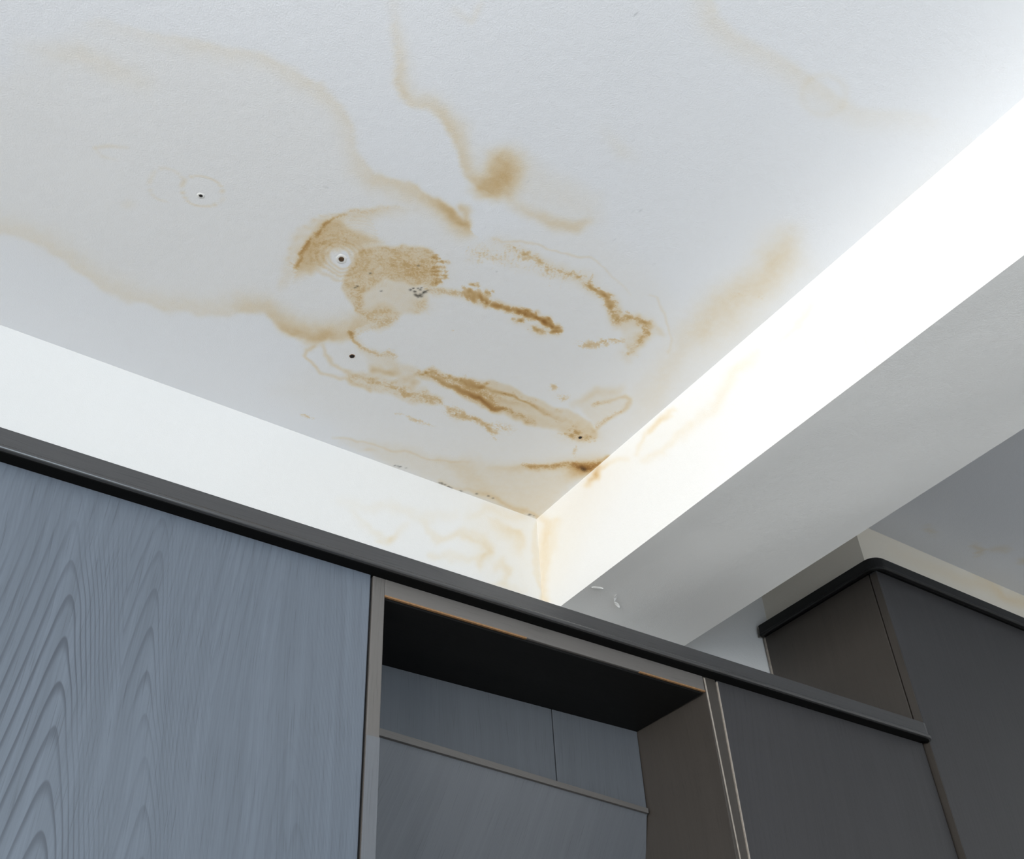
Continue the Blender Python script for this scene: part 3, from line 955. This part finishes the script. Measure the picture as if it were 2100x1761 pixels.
corn = cornice('cornice', 'long dark grey cornice moulding with a rounded lower bead, along the low wardrobes and niche', path, prof, M['cornice'], M['black'], (.55, YD, ZB), (ZB + .0012, PR - .0055))
PR2 = .018
ZB2, ZT2 = 1.1835, 1.2145
prof2 = [(-.012, ZT2), (PR2 - .006, ZT2), (PR2 - .002, ZT2 - .003), (PR2 - .002, ZB2 + .008)]
for k in range(7):
    a = math.radians(60 - k * 28)
    prof2.append((PR2 - .0035 + .0035 * math.cos(a), ZB2 + .0035 + .0035 * math.sin(a)))
prof2 += [(.001, ZB2 + .004), (-.012, ZB2 + .004)]
r = .014
yf2 = 1.1185
path2 = [(XT - .001, YB - .012, -1, 0), (XT - .001, yf2 + r, -1, 0)]
for k in range(1, 8):
    a = math.radians(k * 90 / 8)
    path2.append((XT - .001 + r - r * math.cos(a), yf2 + r - r * math.sin(a), -math.cos(a), -math.sin(a)))
path2 += [(XT - .001 + r, yf2, 0, -1), (2.96, yf2, 0, -1)]
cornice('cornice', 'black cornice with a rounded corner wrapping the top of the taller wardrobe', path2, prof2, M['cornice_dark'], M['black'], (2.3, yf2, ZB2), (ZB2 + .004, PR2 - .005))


# ------------------------------------------------------------------ small things on the ceiling
def disc(cx, cy, z, prof, seg=20):
    vs, fs = [], []
    k = len(prof)
    for i in range(seg):
        a = 2 * math.pi * i / seg
        w = 1 + .07 * math.sin(2 * a + cx * 40) + .04 * math.sin(5 * a)
        for r_, h in prof:
            vs.append((cx + r_ * w * math.cos(a), cy + r_ * w * math.sin(a), z - h))
    for i in range(seg):
        for j in range(k - 1):
            p, n = i * k + j, ((i + 1) % seg) * k + j
            fs.append((p, p + 1, n + 1, n))
    fs.append(tuple(i * k + k - 1 for i in range(seg)))
    return vs, fs


def screw(label, x, y, rim, core, rmat, cmat):
    t = thing('ceiling_screw', label, 'screw', (x, y, CE), 'screw heads showing through the ceiling')
    vs, fs = disc(x, y, CE, [(rim, -.0003), (rim * .9, .0003), (core * 1.15, .0006), (core * 1.02, .0004)])
    solid('plaster_rim', vs, fs[:-1] + [fs[-1]], rmat, t, smooth=True)
    vs, fs = disc(x, y, CE, [(core, .0002), (core * .95, .0009), (core * .5, .0011), (core * .35, .0008)], 16)
    solid('head', vs, fs, cmat, t, smooth=True)
    return t


screw('rusty screw head in a white halo inside the brown swirl', .4497, 1.0373, .0100, .0048, M['filler'], M['rust'])
screw('black screw hole below the brown loops, left of the dark stain band', .5675, 1.2254, .0052, .0040, M['chip'], M['hole'])
screw('small dark screw head inside a faint ring at the upper left', .2164, 1.0378, .0058, .0026, M['filler'], M['hole'])
screw('small grey screw head at the right end of the dark stain, near the beam', 1.049, 1.1961, .0040, .0026, M['rust'], M['hole'])


def flake(label, x, y, w, l, rot, lift):
    n = 5
    vs, fs = [], []
    rr = random.Random(int(x * 9999))
    for side in (0, .0005):
        for i in range(n):
            for s_ in (-1, 1):
                u = i / (n - 1) - .5
                ww = w * (1 - (2 * u) ** 2 * .7) * rr.uniform(.7, 1.1)
                px, py = u * l, s_ * ww * .5
                c, sn = math.cos(rot), math.sin(rot)
                vs.append((x + px * c - py * sn, y + px * sn + py * c, BZ - .0002 - lift * (u + .5) ** 2 - side - (.001 if s_ > 0 else 0)))
    k = 2 * n
    for i in range(n - 1):
        a = i * 2
        fs += [(a, a + 1, a + 3, a + 2), (k + a + 2, k + a + 3, k + a + 1, k + a), (a, a + 2, k + a + 2, k + a), (a + 1, k + a + 1, k + a + 3, a + 3)]
    fs += [(0, k, k + 1, 1), (k - 2, k - 1, 2 * k - 1, 2 * k - 2)]
    return tag(solid('paint_flake', vs, fs, M['filler'], None), label, 'paint flake', 'peeling flakes under the beam')


flake('long thin white paint flake peeling under the beam by the cornice', 1.1524, 1.3136, .004, .022, -.55, .003)
flake('small curled paint flake under the beam, upper of the pair right of the long one', 1.205, 1.325, .006, .016, 1.1, .004)
flake('small curled paint flake under the beam, lower of the pair right of the long one', 1.2239, 1.3431, .007, .014, .2, .005)
